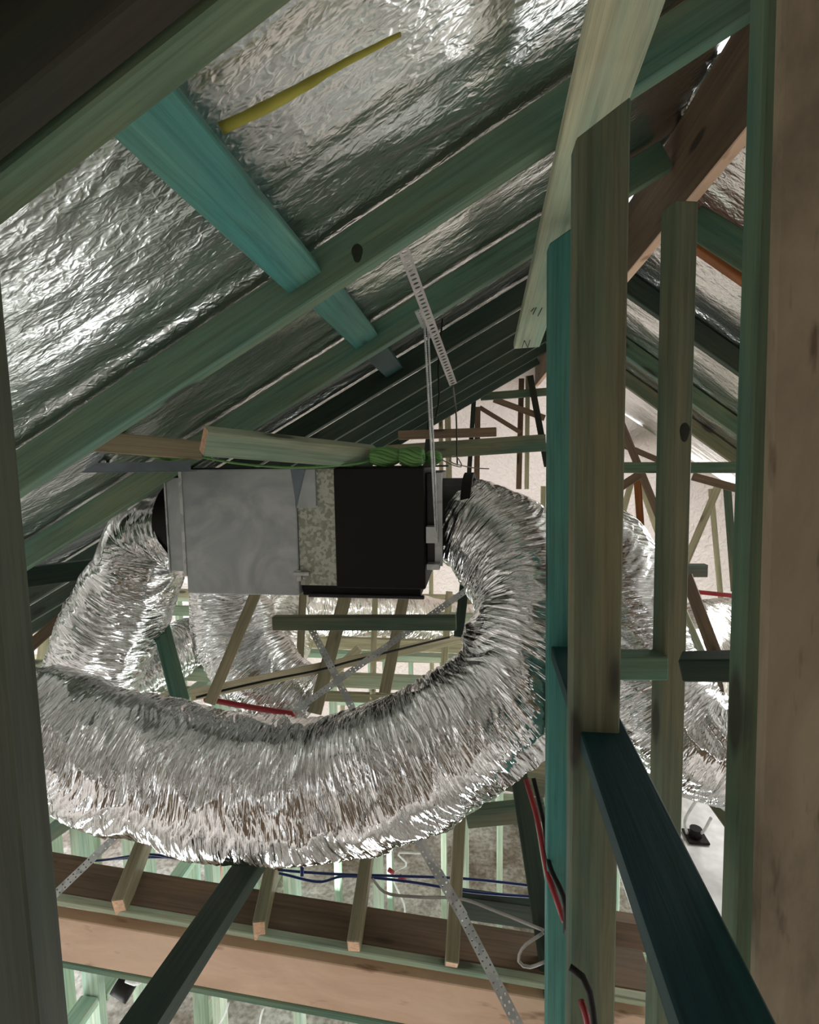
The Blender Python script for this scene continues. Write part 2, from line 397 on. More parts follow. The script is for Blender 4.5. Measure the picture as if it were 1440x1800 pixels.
me = bpy.data.meshes.new('rear_light_blocker')  # unseen sheet added to cut the light from behind
me.from_pydata([(-3.7, -1.7, 1.6), (4.3, -1.7, 1.6), (RX, -1.7, zl(RX) + 0.2), (-3.7, -1.7, zl(-3.7))], [], [(0, 1, 2, 3)])
tag(link('rear_light_blocker', me, BROWN), 'unseen brown sheet added behind the camera to block light', None, kind='structure')
# ================================================================== RAFTERS
def rafter_left(y, x0, x1, mat, label, th=0.045, lift=0.0, name='rafter', d=0.09):
    a = Vector((x0, y, zl(x0) + lift)); b = Vector((x1, y, zl(x1) + lift))
    ax = (b - a).normalized(); n = Vector((-ax.z, 0, ax.x)); a += n * d/2; b += n * d/2
    L = (b - a).length
    o = link(name, beam_mesh(L, th, d), mat)
    o.matrix_world = Matrix.Translation((a + b)/2 + Vector((0, th/2, 0))) @ Matrix((ax, Vector((0, 1, 0)), ax.cross(Vector((0, 1, 0))))).transposed().to_4x4()
    tag(o, label, 'rafter', 'rafters of the left roof slope'); return o
def rafter_right(y, x0, x1, mat, label, th=0.045, lift=0.0, d=0.09):
    a = Vector((x0, y, zr(x0) + lift)); b = Vector((x1, y, zr(x1) + lift))
    ax = (b - a).normalized(); n = Vector((-ax.z, 0, ax.x)); a += n * d/2; b += n * d/2
    o = link('rafter', beam_mesh((b-a).length, th, d), mat)
    o.matrix_world = Matrix.Translation((a + b)/2 + Vector((0, th/2, 0))) @ Matrix((ax, Vector((0, 1, 0)), ax.cross(Vector((0, 1, 0))))).transposed().to_4x4()
    tag(o, label, 'rafter', 'rafters of the right roof slope'); return o
XE = -3.6
rafter_left(0.455, XE, RX - 0.01, DARK, 'near-black deep roof beam crossing the top left corner', th=0.04, lift=0.006, d=0.088, name='roof_beam')
rafter_left(0.40, XE, RX - 0.01, BTEAL, 'dark teal board above the near-black beam in the top left corner', th=0.05, lift=0.098, d=0.10, name='roof_board')
rafter_left(0.50, XE, RX - 0.01, GREEN, 'green rafter right behind the near-black beam, nearest the camera')
rB = rafter_left(1.15, XE, RX - 0.01, TEAL, 'long teal rafter with a dark knot, crossing the middle of the foil')
rafter_left(1.77, XE, RX - 0.01, TEAL, 'second long teal rafter, running down behind the metal air unit')
words = ['third', 'fourth', 'fifth', 'sixth', 'seventh', 'eighth', 'last']
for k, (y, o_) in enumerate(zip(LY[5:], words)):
    mt = DGREEN_SHADE  # shade of this row is put into the darker wood colour
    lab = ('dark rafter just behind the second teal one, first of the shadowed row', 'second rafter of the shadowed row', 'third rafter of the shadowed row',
           'fourth rafter of the shadowed row', 'fifth rafter of the shadowed row', 'farthest rafter of the shadowed row, framing the bright gable')[k]
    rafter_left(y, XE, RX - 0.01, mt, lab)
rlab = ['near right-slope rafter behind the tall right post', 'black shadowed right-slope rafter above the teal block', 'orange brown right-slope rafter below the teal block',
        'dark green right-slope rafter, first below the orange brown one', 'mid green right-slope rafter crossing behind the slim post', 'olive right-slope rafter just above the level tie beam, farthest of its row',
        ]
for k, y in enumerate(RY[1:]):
    rafter_right(y, RX + 0.02, 4.2, [DARK, DARK, RUST, DGREEN_SHADE, GREEN, OLIVE, GREEN, OLIVE][k], rlab[k])
# ridge board
o = link('ridge_board', beam_mesh(6.9, 0.035, 0.27), BROWN)
o.matrix_world = Matrix.Translation((RX + 0.012, 4.45, 4.745 + 0.135)) @ Matrix(((0, -1, 0), (1, 0, 0), (0, 0, 1))).to_4x4()
o.data.materials.append(LVL)
for p in o.data.polygons:
    if p.normal.z < -0.5: p.material_index = 1
tag(o, 'brown ridge board running along the roof peak', 'ridge board')
# noggings (blocking) between the left rafters, on the slope, running along y
def nogging_on_slope(x, y0, y1, mat, label, w_=0.09, th=0.035):
    sd = Vector((1, 0, SL)).normalized(); n = Vector((-SL, 0, 1)).normalized()
    base = Vector((x, 0, zl(x))) + n * 0.055
    return bar('blocking', (base.x, y0, base.z), (base.x, y1, base.z), w_, th, mat, label, 'blocking', side=sd, front=False)
# x of nogging solved from the photo: centre of its lower face
def on_left(px, py, off=0.0):
    d = P(px, py, 1.0) - CAM; Y = (A0 + off) / (d.z - SL * d.x); return CAM + d * Y
p1 = on_left(505, 458, 0.02)
nogging_on_slope(p1.x, 0.545, 1.15, BTEAL, 'bright teal blocking between the two nearest rafters')
nogging_on_slope(p1.x + 0.01, 1.195, 1.77, BTEAL, 'short teal blocking beyond the knotted rafter')
nogging_on_slope(p1.x + 0.01, 1.815, 2.38, DTEAL, 'dark blocking beyond the second teal rafter')

# yellow glasswool edge showing at the lap of the foil
q = [on_left(x, y, RD - 0.012) for x, y in ((388, 226), (460, 192), (530, 154), (600, 114), (704, 60))]
tube('insulation_edge', q, 0.006, YELLOW, 'yellow glasswool edge peeking out of the foil lap', 'insulation', seg=10, radii=[0.0075, 0.007, 0.005, 0.003], disp=lambda s, a, r: 0.0015*noise.noise(Vector((s*60, a, 1))))

# ================================================================== POSTS (near)
X_ = (1, 0, 0)
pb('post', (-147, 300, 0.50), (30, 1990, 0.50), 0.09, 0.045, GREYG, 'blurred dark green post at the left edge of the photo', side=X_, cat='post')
pb('post', (1000, 404, 1.31), (988, 2100, 1.31), 0.090, 0.045, BTEAL, 'teal post with a slanted top, left of the widest post', side=X_, cat='post', cut0=-0.055)
pb('post', (1061, 205, 0.89), (1034, 2300, 0.89), 0.082, 0.045, OLIVE, 'widest olive green post with a slanted top, centre right', side=X_, cat='post', cut0=-0.054)
p3 = pb('post', (1209, 352, 1.15), (1169, 1960, 1.15), 0.050, 0.05, OLIVE, 'slim knotted post between the widest post and the right green post', side=(1, 0.28, 0), cat='post')
pb('post', (1394, -160, 0.62), (1305, 2150, 0.62), 0.044, 0.035, GREEN, 'tall dark green post beside the brown stained board', side=X_, cat='post')
pb('post', (1502, -160, 0.52), (1408, 2200, 0.52), 0.105, 0.014, BARK, 'brown stained weathered board filling the right edge', side=X_, cat='post')
def knot(parent, c, rx, rz):
    bm = bmesh.new(); bmesh.ops.create_uvsphere(bm, u_segments=20, v_segments=10, radius=1.0)
    for v in bm.verts: v.co = Vector((v.co.x * rx * (1 + 0.15 * math.sin(3 * v.co.z)), v.co.y * 0.0015, v.co.z * rz))
    me = bpy.data.meshes.new('knot'); bm.to_mesh(me); bm.free(); o = link('knot', me, DARK, smooth=True)
    bpy.context.view_layer.update(); o.parent = parent; o.matrix_parent_inverse = parent.matrix_world.inverted(); o.location = c
knot(rB, P(628, 445, 1.149), 0.012, 0.020)
knot(p3, P(1204, 760, 1.149), 0.010, 0.020)
# horizontal noggings between the posts
pb('nogging', (1078, 1176, 1.14), (1176, 1176, 1.14), 0.054, 0.05, TEAL, 'teal nogging between the widest and the slim post', side=(0, 0, 1), cat='nogging')
pb('nogging', (1196, 1180, 1.02), (1290, 1180, 0.98), 0.044, 0.06, DGREEN_SHADE, 'dark green nogging between the slim and the right post', side=(0, 0, 1), cat='nogging')
# plate running forward from the teal post past the widest post to the camera
zp = 4.0 - 0.475
o = bar('wall_plate', (P(1000, 1133, 1.31).x - 0.004, 1.30, zp), (P(1045, 1290, 0.89).x + 0.004, 0.26, zp - 0.01), 0.082, 0.035, DTEAL, 'dark green plate running past the widest post toward the camera', 'plate', side=X_, front=True)
# leaning board with pencil marks
lb = empty('leaning_board', P(925, 620, 2.05), 'cream board with pencil marks leaning across the rafters', 'board')
bar('board', P(1125, -60, 0.78), P(926, 612, 2.2), 0.104, 0.030, PALE, side=(1, -0.45, 0.1), parent=lb, endmat=PEACH)
def on_board(px, py):
    a = P(1125, -60, 0.78); b = P(926, 612, 2.2); ax = (b-a).normalized(); s = Vector((1, -0.45, 0.1)); s = (s - s.dot(ax)*ax).normalized(); n = ax.cross(s)
    if n.dot((a+b)/2 - CAM) > 0: n = -n
    d = P(px, py, 1.0) - CAM; k = (a - CAM).dot(n) / d.dot(n); return CAM + d * k + n * 0.0015
for st in (((918, 612), (922, 598)), ((922, 598), (928, 611)), ((928, 611), (932, 597))):
    tube('pencil_mark', [on_board(*q) for q in st], 0.0012, PENCIL, seg=5, parent=lb)
for st in (((937, 552), (943, 540)), ((946, 555), (953, 541)), ((934, 547), (939, 541))):
    tube('pencil_mark', [on_board(*q) for q in st], 0.0012, PENCIL, seg=5, parent=lb)

# ================================================================== AIR UNIT
FY = 1.75
tl = P(318, 826, FY); br = P(748, 1045, FY)
ux0, ux1 = tl.x, br.x; uz1, uz0 = tl.z, P(330, 1043, FY).z
def ux(px): return P(px, 930, FY).x
xa, xb, xc2 = ux(522), ux(588), ux1
unit = empty('air_conditioning_unit', ((ux0+ux1)/2, FY + 0.25, uz0), 'galvanised and black ducted air unit hanging under the roof', 'air conditioner')
def part(name, mn, mx_, mat, parent=unit, bev=0.002):
    o = link(name, box_mesh(mn, mx_, bev), mat); put(o, parent); return o
D2 = 0.50
plen = part('plenum_box', (ux0, FY, uz0), (xa, FY + D2, uz1), GALV, bev=0.003)
part('fan_housing', (xa, FY + 0.012, uz0 + 0.036), (xb + 0.006, FY + D2 - 0.02, uz1 - 0.002), SPANGLE, bev=0.002)
part('black_casing', (xb, FY + 0.006, uz0 + 0.030), (xc2, FY + D2 - 0.01, uz1), BLACK, bev=0.004)
part('drain_tray', (xa + 0.004, FY + 0.03, uz0 - 0.006), (xc2 - 0.02, FY + D2 - 0.05, uz0 + 0.034), BLACK, bev=0.003)
part('tray_lip', (xa + 0.03, FY + 0.012, uz0 - 0.008), (xc2 - 0.006, FY + 0.03, uz0 + 0.004), DKMETAL, bev=0.002)
part('side_flange', (ux0 - 0.085, FY + 0.035, P(300, 1008, FY).z), (ux0 + 0.0, FY + D2 - 0.03, P(300, 840, FY).z), GALV)
part('flange_rib', (ux0 - 0.010, FY - 0.004, P(300, 1012, FY).z), (ux0 + 0.002, FY + 0.04, uz1 + 0.012), STEEL, bev=0.001)
part('left_spigot_plate', (ux0 - 0.091, FY + 0.03, P(300, 1010, FY).z), (ux0 - 0.085, FY + D2 - 0.03, P(300, 838, FY).z), STEEL, bev=0.001)
# corner flap: bent triangular tab and a patch plate
z8, z9 = P(540, 893, FY).z, uz1 - 0.002
part('patch_plate', (xa + 0.002, FY - 0.0015, z8), (ux(557), FY + 0.012, z9), GALV, bev=0.001)
bm = bmesh.new()
tri = [(ux(515), z9), (ux(541), z9), (ux(523), z8 + 0.004)]
f0 = [bm.verts.new((x, FY - 0.004, z)) for x, z in tri]; f1 = [bm.verts.new((x, FY - 0.0025, z)) for x, z in tri]
bm.faces.new(f0); bm.faces.new(f1[::-1])
for k in range(3): bm.faces.new((f0[k], f1[k], f1[(k+1) % 3], f0[(k+1) % 3]))
bmesh.ops.recalc_face_normals(bm, faces=bm.faces[:])
me = bpy.data.meshes.new('corner_flap'); bm.to_mesh(me); bm.free(); put(link('corner_flap', me, BLUESTEEL), unit)
part('latch', (ux(514), FY - 0.008, P(520, 1011, FY).z), (ux(541), FY + 0.0, P(520, 1005, FY).z), STEEL, parent=plen, bev=0.001)
part('latch', (ux(519), FY - 0.005, P(520, 1021, FY).z), (ux(527), FY + 0.0, P(520, 1002, FY).z), STEEL, parent=plen, bev=0.001)
for px, py in ((532, 905), (538, 902), (558, 832), (558, 845), (557, 890), (528, 1016), (534, 1016), (522, 1038), (524, 1020)):
    c = P(px, py, FY - 0.001); bm = bmesh.new(); bmesh.ops.create_uvsphere(bm, u_segments=10, v_segments=6, radius=0.0035)
    for v in bm.verts: v.co = Vector((v.co.x, v.co.y * 0.5, v.co.z)) + c
    me = bpy.data.meshes.new('screw'); bm.to_mesh(me); bm.free(); put(link('screw', me, STEEL, smooth=True), plen)
# right end: stepped spigot box, rail, bracket and collar
xr = ux1
part('spigot_box', (xr, FY + 0.06, P(760, 1000, FY).z), (xr + 0.05, FY + D2 - 0.04, uz1 - 0.02), DKMETAL, bev=0.003)
part('end_rail', (xr + 0.03, FY + 0.045, P(770, 1000, FY).z), (xr + 0.058, FY + 0.06, uz1 - 0.02), STEEL, bev=0.001)
part('hanger_bracket', (xr + 0.004, FY + 0.0, P(760, 955, FY).z), (xr + 0.045, FY + 0.045, P(760, 926, FY).z), STEEL, bev=0.001)
part('hanger_bracket', (xr + 0.006, FY + 0.0, P(760, 1002, FY).z), (xr + 0.05, FY + 0.045, P(760, 992, FY).z), STEEL, bev=0.001)
cc = Vector((xr + 0.05, FY + 0.25, P(800, 918, FY + 0.1).z))
ring('duct_collar', cc, (1, 0, 0), 0.150, 0.155, 0.12, DKMETAL, unit)
ring('clamp_band', cc + Vector((0.085, 0, 0)), (1, -0.1, 0), 0.156, 0.176, 0.035, BLACK, unit)
cl = Vector((ux0 - 0.088, FY + 0.25, P(300, 925, FY + 0.1).z))
ring('duct_collar', cl, (-1, 0, 0), 0.155, 0.163, 0.10, BLACK, unit)
part('top_rail', (ux0 - 0.02, FY + 0.04, uz1), (xr + 0.08, FY + 0.08, uz1 + 0.006), DKMETAL, bev=0.001)

# steel channel poking out to the left of the unit
CY = 1.56
ch = empty('steel_channel', P(200, 822, CY), 'blue grey perforated steel channel sticking out left of the air unit', 'channel')
def chan(nm, y0, y1, z0_, z1_, mat=BLUESTEEL):
    xl = P(86, 822, CY).x
    o = link(nm, box_mesh((xl, y0, z0_), (P(335, 822, CY).x, y1, z1_), 0.0006), mat); put(o, ch)
zc_ = P(200, 813, CY).z
chan('web', CY + 0.0, CY + 0.0025, zc_ - 0.032, zc_ - 0.0)
chan('flange', CY + 0.0, CY + 0.040, zc_ - 0.0325, zc_ - 0.030)
strap('slotted_flange', (P(86, 822, CY).x, CY + 0.02, zc_ + 0.0), (P(335, 822, CY).x, CY + 0.02, zc_ + 0.0), 0.04, BLUESTEEL, None, pitch=0.032, holes=1, slot=True, side=(0, 0, 1), parent=ch)

# threaded rods and slotted hanger angle from the rafter
ha = empty('slotted_hanger', P(705, 430, 1.45), 'white punched steel hanger screwed to the knotted teal rafter', 'hanger')
strap('angle', P(706, 430, 1.22), P(797, 676, 1.72), 0.026, GALVW, None, pitch=0.014, holes=1, slot=True, fold=0.012, parent=ha)
strap('angle', P(735, 545, 1.50), P(748, 575, 1.56), 0.022, STEEL, None, pitch=0.010, holes=1, parent=ha)
for k, (a, b) in enumerate((((746, 566, 1.60), (766, 935, FY)), ((752, 570, 1.62), (769, 932, FY)))):
    tube('threaded_rod', [P(*a), P(*b)], 0.0033, STEEL, ('left', 'right')[k] + ' one of the paired threaded rods carrying the air unit', 'rod', step=0.002, seg=8, disp=lambda s, a, r: 0.0006 * math.sin(s * 2200))
tube('threaded_rod', [P(796, 676, 1.74), P(802, 730, 1.95), P(804, 818, 2.0)], 0.003, DKMETAL, 'thin dark rod hanging from the tip of the punched hanger', 'rod')
tube('cable', [P(778, 560, 2.2), P(771, 640, 2.2), P(772, 700, 2.25), P(766, 735, 2.3)], 0.004, BLACK, 'thin dark loop of cable behind the threaded rods')

# loose timber on top of the unit, green twine bundles
bar('loose_timber', P(358, 775, 1.40), P(655, 803, 1.86), 0.080, 0.042, PALE, 'pale loose timber with peach cut end lying on the air unit', 'timber', side=(0.05, 0.62, -0.78), endmat=PEACH, front=False)
def coil(c, L, r, ax, label, n=14, name='twine_bundle'):
    e = empty(name, c, label, 'twine'); ax = Vector(ax).normalized(); u = ax.orthogonal().normalized(); v = ax.cross(u)
    for k in range(n):
        o1 = 2 * math.pi * k / n; rr = r * R.uniform(0.75, 1.0)
        pts = [Vector(c) + ax * (L * (q - 0.5)) + (u*math.cos(o1 + 1.2*q) + v*math.sin(o1 + 1.2*q)) * rr * (0.55 + 0.45*math.sin(math.pi*q)) for q in (0, .25, .5, .75, 1)]
        tube('strand', pts, r * 0.2, TWINE, seg=6, parent=e, step=0.01)
    return e
coil(P(676, 803, 1.80), 0.100, 0.036, (1, 0.2, 0), 'left bundle of green twine lying on the air unit')
coil(P(724, 803, 1.80), 0.082, 0.036, (1, -0.1, 0), 'middle bundle of green twine lying on the air unit')
coil(P(762, 805, 1.86), 0.05, 0.028, (0.9, 0.4, 0.1), 'right, darkest bundle of green twine beside the threaded rods')
tube('twine', [P(215, 790, 1.5), P(300, 808, 1.6), P(340, 802, 1.74), (P(420, 815, 1.74)), P(520, 822, 1.74), P(620, 816, 1.76), P(660, 808, 1.8)], 0.004, TWINE, 'loose green twine trailing along the top edge of the air unit', 'twine')
tube('twine', [P(318, 800, 1.75), P(400, 800, 1.8), P(480, 808, 1.8), P(600, 818, 1.8), P(655, 803, 1.82)], 0.003, TWINE, 'second green twine strand under the loose pale timber', 'twine')
tube('wire', [P(765, 800, 1.9), P(790, 815, 1.85), P(812, 820, 1.9), P(800, 800, 1.95), P(792, 812, 1.9), P(830, 822, 2.0), P(860, 824, 2.0)], 0.0022, GREYC, 'thin curled grey wire beside the twine bundles', 'wire')

# ================================================================== DUCTS
r_ = 0.193
duct('flexible_duct', [cc + Vector((0.06, 0, 0)), P(868, 948, 1.93), P(925, 1015, 1.80), P(947, 1095, 1.67), P(920, 1180, 1.57), P(880, 1232, 1.53), P(790, 1300, 1.49), P(680, 1352, 1.46), P(560, 1382, 1.45),
      P(430, 1380, 1.44), P(300, 1355, 1.44), P(170, 1318, 1.44), P(50, 1280, 1.44), P(-100, 1262, 1.44)], r_,
     'largest silver flexible duct, sweeping from the unit across the foreground', 1, step=0.0035, seg=190, radii=[0.165, 0.20, 0.212, 0.208, r_, 0.197, 0.199, 0.20, 0.20, 0.20, 0.198, 0.19, 0.182, 0.18])
duct('flexible_duct', [cl + Vector((-0.085, 0, -0.035)), P(258, 955, 2.0), P(242, 1010, 1.98), P(215, 1070, 2.0), P(186, 1130, 2.02), P(160, 1200, 2.05), P(140, 1260, 2.1)], 0.19,
     'silver duct dropping from the left end of the air unit', 2, radii=[0.155, 0.165, 0.19, 0.205, 0.205, 0.19, 0.16], step=0.0045)
duct('flexible_duct', [P(412, 960, 2.75), P(408, 1050, 2.72), P(425, 1130, 2.68), P(470, 1200, 2.62), P(540, 1260, 2.6)], 0.23, 'silver duct hanging straight down under the galvanised box', 3, step=0.005, seg=130)
duct('flexible_duct', [P(440, 1130, 3.3), P(490, 1150, 3.4), P(520, 1080, 3.6), P(600, 1075, 3.9), P(700, 1080, 4.3), P(800, 1095, 4.7), P(900, 1100, 5.0)], 0.19, 'distant silver duct lying level under the black casing', 4, step=0.007, seg=100, mat=DUCTF)
duct('flexible_duct', [P(120, 1230, 2.7), P(215, 1200, 2.75), P(300, 1150, 2.95), P(360, 1120, 3.3)], 0.17, 'short stretch of silver duct behind the dropping left duct', 5, step=0.006, seg=110)
duct('flexible_duct', [P(1010, 930, 2.3), P(1062, 990, 2.1), P(1095, 1090, 1.95), P(1130, 1190, 1.85), P(1180, 1262, 1.78), P(1225, 1300, 1.74), P(1300, 1330, 1.72)], 0.20,
     'silver duct seen between the posts on the right', 6, radii=[0.17, 0.2, 0.205, 0.2, 0.195, 0.185, 0.17], step=0.0045)
duct('flexible_duct', [P(1190, 1200, 2.6), P(1230, 1130, 3.0), P(1270, 1110, 3.4), P(1340, 1105, 3.8)], 0.20, 'distant duct behind the slim post, right side', 7, step=0.007, seg=100, mat=DUCTF)

# ================================================================== MIDDLE DISTANCE TIMBER
def T(a, b, w_, d, mat, label, name='timber', cat='timber', **kw): return pb(name, a, b, w_, d, mat, label, cat=cat, **kw)
T((478, 1097, 2.0), (802, 1097, 2.0), 0.058, 0.04, OLIVE, 'olive batten level under the black casing', 'batten', 'batten', side=(0, 0, 1))
T((455, 1030, 2.15), (368, 1238, 2.0), 0.050, 0.035, TAN, 'sloping web in front of the duct hanging under the box', 'truss_web', 'web')
T((283, 1100, 2.05), (318, 1235, 1.9), 0.070, 0.035, TEAL, 'short dark teal web left of the sloping web', 'truss_web', 'web')
T((612, 1030, 2.6), (553, 1255, 2.4), 0.070, 0.035, TAN, 'sloping web behind the middle of the olive batten', 'truss_web', 'web')
T((533, 1040, 2.9), (524, 1230, 2.8), 0.045, 0.035, TAN, 'upright web behind the left part of the olive batten', 'truss_web', 'web')
T((660, 1040, 3.3), (655, 1230, 3.2), 0.040, 0.035, CREAM, 'thin upright web behind the crossing steel straps', 'truss_web', 'web')
T((714, 1030, 2.7), (676, 1220, 2.5), 0.060, 0.035, TAN, 'leaning web right of the crossing steel straps', 'truss_web', 'web')
T((790, 1040, 3.3), (780, 1180, 3.2), 0.045, 0.035, CREAM, 'upright web near the right end of the olive batten', 'truss_web', 'web')
T((632, 1140, 3.0), (470, 1290, 2.8), 0.055, 0.035, CREAM, 'pale diagonal brace low between the webs', 'brace', 'brace')
T((820, 1000, 2.4), (806, 1120, 2.3), 0.045, 0.035, DGREEN_SHADE, 'dark upright beside the big duct bend', 'truss_web', 'web')
T((335, 1222, 2.2), (820, 1120, 2.9), 0.055, 0.035, CREAM, 'pale rail rising to the right behind the webs', 'rail', 'rail')
T((250, 1215, 3.2), (840, 1235, 3.2), 0.06, 0.04, TAN, 'low rail just above the big duct', 'rail', 'rail', side=(0, 0, 1))
T((600, 1155, 4.0), (840, 1160, 4.0), 0.07, 0.04, CREAM, 'pale far rail between webs', 'rail', 'rail', side=(0, 0, 1))
strap('brace_strap', P(842, 1022, 2.2), P(515, 1252, 1.9), 0.026, STEEL, 'long punched steel strap rising to the right under the air unit', pitch=0.018, holes=2)
strap('brace_strap', P(545, 1100, 2.05), P(622, 1250, 1.95), 0.028, STEEL, 'short punched steel strap crossing the long one', pitch=0.018, holes=2)
tube('cable', [P(345, 1226, 2.16), P(400, 1212, 2.2), P(480, 1194, 2.25), P(560, 1178, 2.32), P(620, 1162, 2.4), P(700, 1142, 2.55), P(790, 1120, 2.75)], 0.006, BLACK, 'black cable clipped along the pale rising rail')
tube('pipe', [P(360, 1228, 2.3), P(440, 1243, 2.3), P(520, 1256, 2.3)], 0.014, REDP, 'red pipe just above the big duct', 'pipe')
tube('pipe', [P(10, 1105, 3.0), P(120, 1043, 3.4)], 0.007, REDP, 'thin red pipe at the far left eave', 'pipe')
# left side, under the eaves
T((-40, 757, 1.22), (356, 792, 1.60), 0.062, 0.035, TAN, 'brown weathered beam crossing behind the knotted rafter', 'valley_beam', 'beam', side=(0, 0, 1))
T((15, 1020, 1.95), (170, 1000, 2.2), 0.090, 0.045, DGREEN_SHADE, 'dark level beam left of the dropping duct', 'beam', 'beam', side=(0, 0, 1))
T((20, 1165, 2.2), (130, 1068, 2.6), 0.06, 0.035, BROWN, 'brown web by the left post', 'truss_web', 'web')
T((93, 1020, 3.6), (70, 1180, 3.6), 0.07, 0.035, CREAM, 'cream upright beyond the brown web', 'truss_web', 'web')
T((10, 1130, 4.0), (140, 1095, 4.0), 0.06, 0.035, CREAM, 'upper cream rail at far left', 'rail', 'rail')
T((10, 1165, 4.0), (150, 1140, 4.0), 0.06, 0.035, CREAM, 'lower cream rail at far left', 'rail', 'rail')
T((200, 1210, 2.6), (255, 1110, 2.75), 0.06, 0.035, BROWN, 'brown web peeking behind the dropping duct', 'truss_web', 'web')

# far frames: tie beams and webs seen above the unit
T((470 + 140, 862 - 60, 4.9), (960, 778, 5.0), 0.16, 0.045, OLIVE, 'long olive tie beam in front of the far gable', 'tie_beam', 'beam', side=(0, 0, 1))
T((700, 765, 4.3), (873, 759, 4.3), 0.075, 0.045, BROWN, 'short dark brown beam above the olive tie beam', 'beam', 'beam', side=(0, 0, 1))
T((845, 697, 5.2), (965, 688, 5.2), 0.075, 0.045, OLIVE, 'high collar tie under the roof peak', 'collar_tie', 'beam', side=(0, 0, 1))
T((1085, 822, 3.2), (1310, 822, 3.2), 0.065, 0.045, GREEN, 'level tie beam between the right hand posts', 'tie_beam', 'beam', side=(0, 0, 1))
T((1085, 770, 5.3), (1240, 764, 5.3), 0.15, 0.045, PALE, 'pale far tie beam behind the level one', 'tie_beam', 'beam', side=(0, 0, 1))
for k, (a, b, mt, lab) in enumerate((
    ((833, 705, 5.12), (823, 860, 5.12), DARK, 'dark upright left of the thin grey upright under the peak'),
    ((840, 715, 5.14), (838, 860, 5.14), BROWN, 'brown upright paired with the dark one under the peak'),
    ((932, 660, 5.16), (962, 820, 5.08), DARK, 'dark leaning web beside the teal post'),
    ((928, 660, 5.30), (926, 860, 5.30), CREAM, 'cream upright under the peak'),
    ((917, 665, 5.38), (912, 860, 5.38), BROWN, 'brown upright under the peak, behind the cream one'),
    ((787, 730, 5.24), (790, 860, 5.24), CREAM, 'cream upright near the threaded rods'),
    ((775, 738, 5.32), (776, 860, 5.32), CREAM, 'second cream upright near the threaded rods'),
    ((757, 740, 4.4), (748, 830, 4.4), DARK, 'dark post foot behind the twine bundles'),
    ((868, 702, 5.24), (958, 735, 5.24), BROWN, 'upper thin brown diagonal against the bright gable'),
    ((843, 716, 5.32), (915, 760, 5.32), BROWN, 'lower thin brown diagonal against the bright gable'),
    ((1090, 740, 4.0), (1180, 960, 4.0), BROWN, 'long dark diagonal right of the widest post'),
    ((1122, 700, 5.00), (1170, 740, 5.00), BROWN, 'small dark diagonal above the level tie beam'),
    ((1090, 780, 4.2), (1165, 812, 4.2), BROWN, 'thin diagonal meeting the level tie beam'),
    ((1120, 835, 4.2), (1128, 948, 4.2), RUST, 'orange brown upright between widest and slim post'),
    ((1088, 858, 3.8), (1125, 834, 3.8), BROWN, 'short dark strut under the level tie beam'),
    ((1122, 840, 4.6), (1168, 970, 4.6), CREAM, 'cream diagonal beside the orange brown upright'),
    ((1112, 840, 5.04), (1090, 920, 5.04), CREAM, 'cream leaning web against the widest post'),
    ((1265, 850, 4.6), (1205, 990, 4.6), CREAM, 'cream diagonal right of the slim post'),
    ((1250, 860, 4.8), (1268, 1060, 4.8), CREAM, 'cream upright right of the slim post'),
    ((1278, 850, 4.2), (1292, 1040, 4.2), OLIVE, 'olive upright close to the right post'),
    ((1220, 838, 4.0), (1300, 860, 4.0), BROWN, 'dark strut just under the tie beam, far right'),
    ((1210, 740, 4.4), (1305, 805, 4.4), CREAM, 'cream diagonal rail above the tie beam, far right'),
    ((1206, 1010, 2.6), (1265, 1170, 2.2), BROWN, 'brown sloping web right of the slim post'),
    ((1196, 1075, 2.4), (1236, 1170, 2.2), PALE, 'pale sloping web beside the brown one'),
    ((1230, 1375, 1.9), (1300, 1470, 1.7), OLIVE, 'olive brace low beside the right post'),
    )):
    T(a, b, [0.045, 0.055, 0.06][k % 3], 0.035, mt, lab, 'truss_web', 'web')
T((1205, 1004, 3.4), (1245, 1004, 3.4), 0.08, 0.05, DARK, 'dark block right of the slim post', 'block', 'block', side=(0, 0, 1))
T((1215, 1040, 4.2), (1290, 1048, 4.2), 0.03, 0.03, REDP, 'red strip right of the slim post', 'strip', 'strip', side=(0, 0, 1))
# teal block and rust rafter at the peak, right
T((1215, 385, 1.75), (1330, 455, 1.55), 0.085, 0.04, TEAL, 'teal block under the ridge board by the right post', 'block', 'block')

# ================================================================== LOWER FRAME (ceiling level)
a1, b1 = P(60, 1593, 1.50), P(1160, 1783, 1.50)
zt = a1.z
# boxed LVL beam
bl = empty('lintel_beam', (a1 + b1) / 2, 'long peach faced lintel beam across the bottom', 'beam')
a1 = P(40, 1640, 1.50); b1 = P(1160, 1838, 1.44)
bar('face_board', a1, b1, 0.172, 0.045, LVL, side=(0, 0, 1), parent=bl)
a2 = P(40, 1577, 1.48); b2 = P(1160, 1770, 1.44)
bar('top_plate', a2, b2, 0.022, 0.03, PALE, side=(0, 0, 1), parent=bl)
bar('top_board', a2 + Vector((0, 0.031, 0)), b2 + Vector((0, 0.031, 0)), 0.020, 0.14, BROWN, side=(0, 0, 1), parent=bl)
a3 = P(40, 1684, 1.52); b3 = P(1160, 1895, 1.46)
bar('lower_plate', a3, b3, 0.025, 0.09, TEAL, side=(0, 0, 1), parent=bl)
